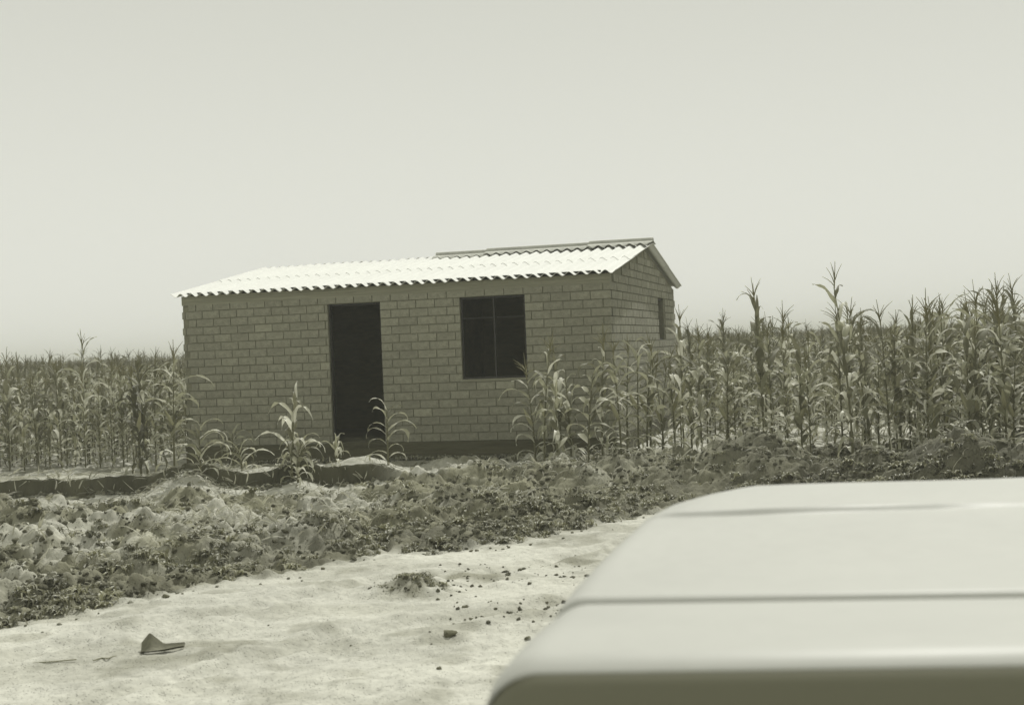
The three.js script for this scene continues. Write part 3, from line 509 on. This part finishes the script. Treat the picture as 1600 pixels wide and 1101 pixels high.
{
  // dry straw and leaf shreds lying about
  const strip = (seed) => { const q = rng(seed), parts = []; for (let i = 0; i < 4; i++) { const g = leafGeo(q, 0.09 + 0.14 * q(), 0.008 + 0.012 * q(), 0.5 * q(), 0.5 + 0.9 * q(), (q() - 0.5) * 1.2, 4); g.rotateY(q() * 6.28); g.translate((q() - 0.5) * 0.16, 0.006, (q() - 0.5) * 0.16); parts.push(flat(g)); } return paint(mergeGeometries(parts), lin(1, 1, 1)); };
  const geos = [41, 42, 43].map(strip), q = rng(25), o = new THREE.Object3D(), c = new THREE.Color(), list = [[], [], []];
  for (let i = 0; i < 22000; i++) {
    const d = 7 + 11.5 * q(), x = (q() - 0.5) * 0.95 * d, s = stripMask(x, d); if (d > 18.4) continue;
    const near = d - poly(EDGE, x); if (near < 0.7) continue;
    const heap = Math.exp(-((x + 4.1) ** 2 / 0.5 + (d - 16.3) ** 2 / 0.5)), dens = 0.33 * smooth(0.42, 0.62, fbm(x * 1.1 + 7, d * 1.1, 3, 65)) * Math.max(s, 0.25) * smooth(0.7, 1.8, near) + heap + (x < -1.3 ? 0.8 * Math.exp(-(((d - poly(BANK, x) - 0.08) / 0.1) ** 2)) : 0); if (q() > dens) continue;
    list[i % 3].push([x, d, 0.6 + 0.8 * q(), q()]);
  }
  const grp = new THREE.Group(); grp.name = 'dry_straw'; grp.userData = { kind: 'stuff', label: 'pale dry straw and leaf shreds strewn over the churned earth', category: 'straw' }; scene.add(grp);
  list.forEach((l, k) => { const im = new THREE.InstancedMesh(geos[k], M.fieldLeaf, l.length); im.name = 'straw'; im.userData.kind = 'stuff'; shade(im); grp.add(im); l.forEach(([x, d, s, t], i) => { const e = 0.08, gx = (ground(x + e, d) - ground(x - e, d)) / (2 * e), gd = (ground(x, d + e) - ground(x, d - e)) / (2 * e); o.position.set(x, ground(x, d) + 0.004, -d); o.rotation.set(-gd * 0.8, t * 60, gx * 0.8, 'XZY'); o.scale.setScalar(s); o.updateMatrix(); im.setMatrixAt(i, o.matrix); const b = 0.28 + 0.22 * ((t * 53) % 1); im.setColorAt(i, c.setRGB(b, b * 0.985, b * 0.76)); }); });
}
{
  const q = rng(27);
  const stone = (x, d, s, pale, label, group, k = 0) => { const m = mesh(numbered('stone'), ROCKS[k % 4], pale ? M.paleStone : M.stone); m.position.set(x, ground(x, d) + s * 0.3, -d); m.rotation.set(0.3 * q(), q() * 6, 0.3 * q()); m.scale.set(s * 1.1, s, s); tag(m, label, 'stone', group); };
  stone(-0.41, 7.2, 0.04, false, 'largest dark stone on the sandy track, with a small shadow under it', undefined, 1);
  stone(0.02, 7.15, 0.022, false, 'dark stone close to the truck, right of the largest one', undefined, 2);
  for (let i = 0; i < 18; i++) { const x = -0.55 + 1.15 * q(), d = 7.4 + 1.9 * q(); stone(x, d, 0.008 + 0.017 * q() * q(), false, 'small dark stone among others scattered on the sand beside the truck', 'small stones scattered beside the truck', i); }
  for (let i = 0; i < 10; i++) { const d = 6.2 + 3 * q(), x = -0.40 * d + q() * 0.36 * d; if (stripMask(x, d) > 0.05) continue; stone(x, d, 0.006 + 0.012 * q() * q(), i % 3 === 0, 'little stone lying loose on the sandy track', 'loose stones on the track', i); }
  for (let i = 0; i < 40; i++) { const x = -3.2 + 4.6 * q(), d = poly(EDGE, x) - 0.05 - 0.5 * q() * q(); stone(x, d, 0.009 + 0.022 * q() * q(), i % 2 === 0, 'small earth lump at the edge between churned earth and sandy track', 'lumps along the edge of the churned earth', i); }
}
{
  // bent scrap with an upturned pointed end
  const x = -2.02, d = 7.22, o = thing('bent_scrap', 'bent dark scrap with an upturned pointed end lying on the sand', 'scrap', [x, ground(x, d) - 0.004, -d], 0.1);
  const W = [[-0.115, 0.0], [-0.06, 0.0], [-0.03, 0.0], [0.03, 0.004], [0.08, 0.01], [0.12, 0.014]];
  const sheet = (dy) => gridGeo(24, 8, (u, v) => { const px = -0.115 + 0.235 * u, lift = Math.max(0, 1 - Math.abs(u - 0.27) / (u < 0.27 ? 0.34 : 0.24)), z = -0.05 + 0.085 * v * (0.55 + 0.45 * Math.sin(Math.PI * Math.min(1, u + 0.15))); const curl = (v - 0.62) ** 2; return [px - 0.02 * lift * (1 - v), 0.006 + 0.068 * lift * (1 - v) ** 1.1 + 0.09 * curl * (1 - 0.5 * u) + 0.02 * u + dy, z]; });
  const a = sheet(0), b = sheet(-0.006), i2 = b.index.array; for (let i = 0; i < i2.length; i += 3) { const t = i2[i]; i2[i] = i2[i + 1]; i2[i + 1] = t; } b.computeVertexNormals();
  mesh('curled_sheet', mergeGeometries([a, b]), M.scrap, o);
}
{
  const q = rng(29);
  const twig = (x, d, L, turn, label) => { const pts = []; for (let i = 0; i <= 5; i++) pts.push(new THREE.Vector3((i / 5 - 0.5) * L, 0.003 + 0.006 * q(), 0.05 * (q() - 0.5))); const m = mesh(numbered('twig'), new THREE.TubeGeometry(new THREE.CatmullRomCurve3(pts), 14, 0.0035, 5), M.twig); m.position.set(x, ground(x, d), -d); m.rotation.y = turn; tag(m, label, 'twig'); };
  twig(-2.62, 7.05, 0.34, 0.05, 'thin dark twig on the sand left of the bent scrap');
  twig(-2.3, 7.1, 0.13, 0.5, 'short twig between the bent scrap and the longer twig');
  
}

// ---------------------------------------------------------------- white pickup truck (its bonnet fills the lower right)
{
  const truck = thing('pickup_truck', 'white pickup truck with shade painted into its sides, seen across its bonnet at lower right', 'truck', [0, 0, 0]);
  const paintM = new THREE.MeshPhysicalMaterial({ color: lin(0.46, 0.463, 0.425), roughness: 0.6, specularIntensity: 0.6, clearcoat: 0.1, clearcoatRoughness: 0.35, map: rep(tile(512, (u, v) => 0.93 + 0.1 * (fbm(u * 5, v * 5, 6, 130, 5) - 0.5) + 0.05 * (fbm(u * 60, v * 60, 2, 140, 60) - 0.5)), 1, 1) });
  const shadeSideM = new THREE.MeshPhysicalMaterial({ color: lin(0.14, 0.138, 0.088), roughness: 0.55, clearcoat: 0.15, clearcoatRoughness: 0.4 }), dark = mat(0.04, 0.04, 0.03, { roughness: 0.8 }), chrome = mat(0.6, 0.6, 0.55, { metalness: 1, roughness: 0.25 }), rubber = mat(0.03, 0.03, 0.025), glass = new THREE.MeshPhysicalMaterial({ color: lin(0.9, 0.92, 0.88), transmission: 1, thickness: 0, roughness: 0.03 });  // body sides of the white truck: their shade is painted into this colour
  const HY = 1.198, XW = 1.85;
  const frontX = [[1.5, -0.1], [1.72, -0.065], [1.9, -0.02], [2.1, 0.035], [2.3, 0.08], [2.55, 0.145], [3.0, 0.265], [3.2, 0.335], [3.4, 0.45], [3.56, 0.57], [3.75, 0.75]];
  // lines along the bonnet: depth as a function of x
  const nearSide = (x) => 1.7 - 0.1 * x, nearGap = (x) => 2.135 - 0.128 * x, farGap = (x) => 3.0 - 0.06 * x, farSide = (x) => 3.585 + 0.02 * x;
  const roll = (e, r) => (e < r ? r - Math.sqrt(Math.max(0, r * r - (r - e) ** 2)) : 0);
  // a panel between two lengthwise lines; r = rolled radii [near, far, front], crown = arch height
  function panel(name, dA, dB, rA, rB, rF, crown, lift, skirtA, skirtB, nu = 60, nv = 40, extra, m = paintM, off = 0) {
    const ease = (t) => lerp(t, 0.5 - 0.5 * Math.cos(Math.PI * t), 0.85);
    const g = gridGeo(nu + 4, nv + 8, (u, v) => {
      let i = u * (nu + 4) - 4, j = v * (nv + 8) - 4;
      const tu = Math.max(0, i / nu), tv = Math.min(1, Math.max(0, j / nv)), ev = ease(tv), eu = Math.pow(tu, 1.6);
      let dMid = lerp(dA(0.5), dB(0.5), ev), x = lerp(poly(frontX, dMid), XW, eu), d = lerp(dA(x), dB(x), ev);
      x = lerp(poly(frontX, d), XW, eu);
      const w = dB(x) - dA(x), eA = ev * w, eB = (1 - ev) * w, eF = x - poly(frontX, d);
      let y = HY + lift + crown * (1 - (2 * ev - 1) ** 2) - roll(eA + off, rA) - roll(eB, rB) - roll(eF, rF) + (extra ? extra(x, ev, d) : 0);
      if (j < 0) y -= -j / 4 * skirtA; if (j > nv) y -= (j - nv) / 4 * skirtB; if (i < 0) y -= -i / 4 * 0.22;
      return [x, y, -d];
    });
    return mesh(name, g, m, truck);
  }
  const gap = 0.012;
  panel('fender', (x) => nearSide(x) + 0.03, (x) => nearGap(x) - gap, 0.075, 0.022, 0.075, 0.006, 0, 0.004, 0.05, 60, 40, null, paintM, 0.03);
  panel('shade_strip', nearSide, (x) => nearSide(x) + 0.029, 0.075, 0, 0.085, 0, -0.001, 0.01, 0, 60, 12, null, shadeSideM, 0);  // lower half of the fender roll, coloured dark in place of shade
  const crease = (x, ev, d) => (0.013 - 0.009 * smooth(0.7, 1.35, x)) * Math.min(1, Math.max(0, (d - farGap(x)) / 0.008 + 0.5)) * smooth(0.0, 0.12, x - poly(frontX, d));
  panel('hood', (x) => nearGap(x) + gap, farSide, 0.022, 0.09, 0.06, 0.012, 0.002, 0.05, 0.4, 60, 300, crease);
  // near side below the fender, with its wheel arch
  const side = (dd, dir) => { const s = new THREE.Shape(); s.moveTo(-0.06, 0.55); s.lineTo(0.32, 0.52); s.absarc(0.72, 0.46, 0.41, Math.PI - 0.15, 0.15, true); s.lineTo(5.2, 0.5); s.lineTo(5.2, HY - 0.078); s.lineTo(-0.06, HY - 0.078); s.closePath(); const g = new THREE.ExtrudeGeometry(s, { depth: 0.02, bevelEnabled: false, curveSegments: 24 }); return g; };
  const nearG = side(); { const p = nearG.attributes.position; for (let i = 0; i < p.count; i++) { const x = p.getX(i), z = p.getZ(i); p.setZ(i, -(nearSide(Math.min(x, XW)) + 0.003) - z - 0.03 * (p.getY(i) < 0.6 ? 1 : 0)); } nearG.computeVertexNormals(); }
  mesh('side_panel', nearG, shadeSideM, truck);
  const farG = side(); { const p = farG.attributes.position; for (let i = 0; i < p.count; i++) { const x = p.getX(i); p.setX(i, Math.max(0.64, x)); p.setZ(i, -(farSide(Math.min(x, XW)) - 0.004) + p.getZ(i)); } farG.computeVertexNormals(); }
  mesh('side_panel', farG, shadeSideM, truck);
  // nose: grille behind the swept leading edge, bumper, lamps
  const nose = gridGeo(24, 1, (u, v) => { const d = lerp(1.66, 3.56, u); return [poly(frontX, d) + 0.02, v < 0.5 ? 0.62 : HY - 0.1, -d]; });
  mesh('grille', nose, dark, truck);
  for (let k = 0; k < 4; k++) mesh('grille_bar', new THREE.TubeGeometry(new THREE.CatmullRomCurve3([1.72, 2.1, 2.55, 3.0, 3.3, 3.5].map((d) => new THREE.Vector3(poly(frontX, d) + 0.005, 0.72 + k * 0.09, -d))), 24, 0.012, 6), chrome, truck);
  mesh('bumper', new THREE.TubeGeometry(new THREE.CatmullRomCurve3([1.6, 1.75, 2.1, 2.55, 3.0, 3.3, 3.52, 3.62].map((d) => new THREE.Vector3(poly(frontX, d) - 0.1, 0.52, -d))), 40, 0.075, 10), chrome, truck);
  for (const d of [1.86, 3.24]) { const h = new THREE.SphereGeometry(0.095, 18, 10); h.scale(0.35, 1, 1); const m = mesh('headlight', h, chrome, truck); m.position.set(poly(frontX, d) + 0.005, 0.88, -d); }
  // wheels
  for (const [x, d] of [[0.72, 1.79], [0.86, 3.42], [3.75, 1.72], [3.75, 3.5]]) {
    const w = new THREE.Group(); w.name = 'wheel'; truck.add(w); w.position.set(x, 0.355, -d);
    const t = new THREE.TorusGeometry(0.265, 0.095, 12, 36); mesh('tyre', t, rubber, w);
    const r = new THREE.LatheGeometry([[0, 0.05], [0.07, 0.06], [0.1, 0.03], [0.17, 0.03], [0.2, 0.07]].map((p) => new THREE.Vector2(...p)), 28); r.rotateX(Math.PI / 2); mesh('rim', r, chrome, w); const r2 = mesh('rim', r, chrome, w); r2.rotation.y = Math.PI;
  }
  // cab and load bed, out of the frame to the right
  const cab = (name, pts, z0, z1, m) => { const s = new THREE.Shape(pts.map((p) => new THREE.Vector2(...p))); const g = new THREE.ExtrudeGeometry(s, { depth: z1 - z0, bevelEnabled: true, bevelSize: 0.02, bevelThickness: 0.02, bevelSegments: 2 }); g.translate(0, 0, z0); return mesh(name, g, m, truck); };
  cab('cowl', [[XW + 0.0, 1.05], [XW + 0.14, 1.05], [XW + 0.14, 1.19], [XW + 0.0, 1.17]], -3.56, -1.56, paintM);
  cab('roof', [[2.35, 1.74], [3.25, 1.74], [3.28, 1.79], [3.1, 1.81], [2.5, 1.81], [2.33, 1.78]], -3.42, -1.68, paintM);
  for (const z of [[-1.66, -1.62], [-3.5, -3.46]]) { cab('pillar', [[XW + 0.14, 1.19], [XW + 0.2, 1.19], [2.41, 1.75], [2.35, 1.75]], z[0], z[1], paintM); cab('pillar', [[3.2, 1.1], [3.28, 1.1], [3.26, 1.75], [3.19, 1.75]], z[0], z[1], paintM); }
  cab('windscreen', [[XW + 0.16, 1.2], [XW + 0.17, 1.2], [2.39, 1.74], [2.38, 1.74]], -3.4, -1.7, glass);
  cab('back_panel', [[3.2, 0.6], [3.26, 0.6], [3.26, 1.25], [3.2, 1.25]], -3.48, -1.64, paintM);
  cab('floor_pan', [[0.4, 0.48], [5.2, 0.48], [5.2, 0.54], [0.4, 0.54]], -3.4, -1.8, dark);
  cab('tailgate', [[5.18, 0.6], [5.22, 0.6], [5.22, 1.06], [5.18, 1.06]], -3.5, -1.62, paintM);
  cab('seat', [[2.5, 0.6], [3.1, 0.6], [3.15, 1.3], [3.02, 1.3], [2.95, 0.85], [2.5, 0.82]], -3.4, -1.75, dark);
}
renderer.render(scene, camera);
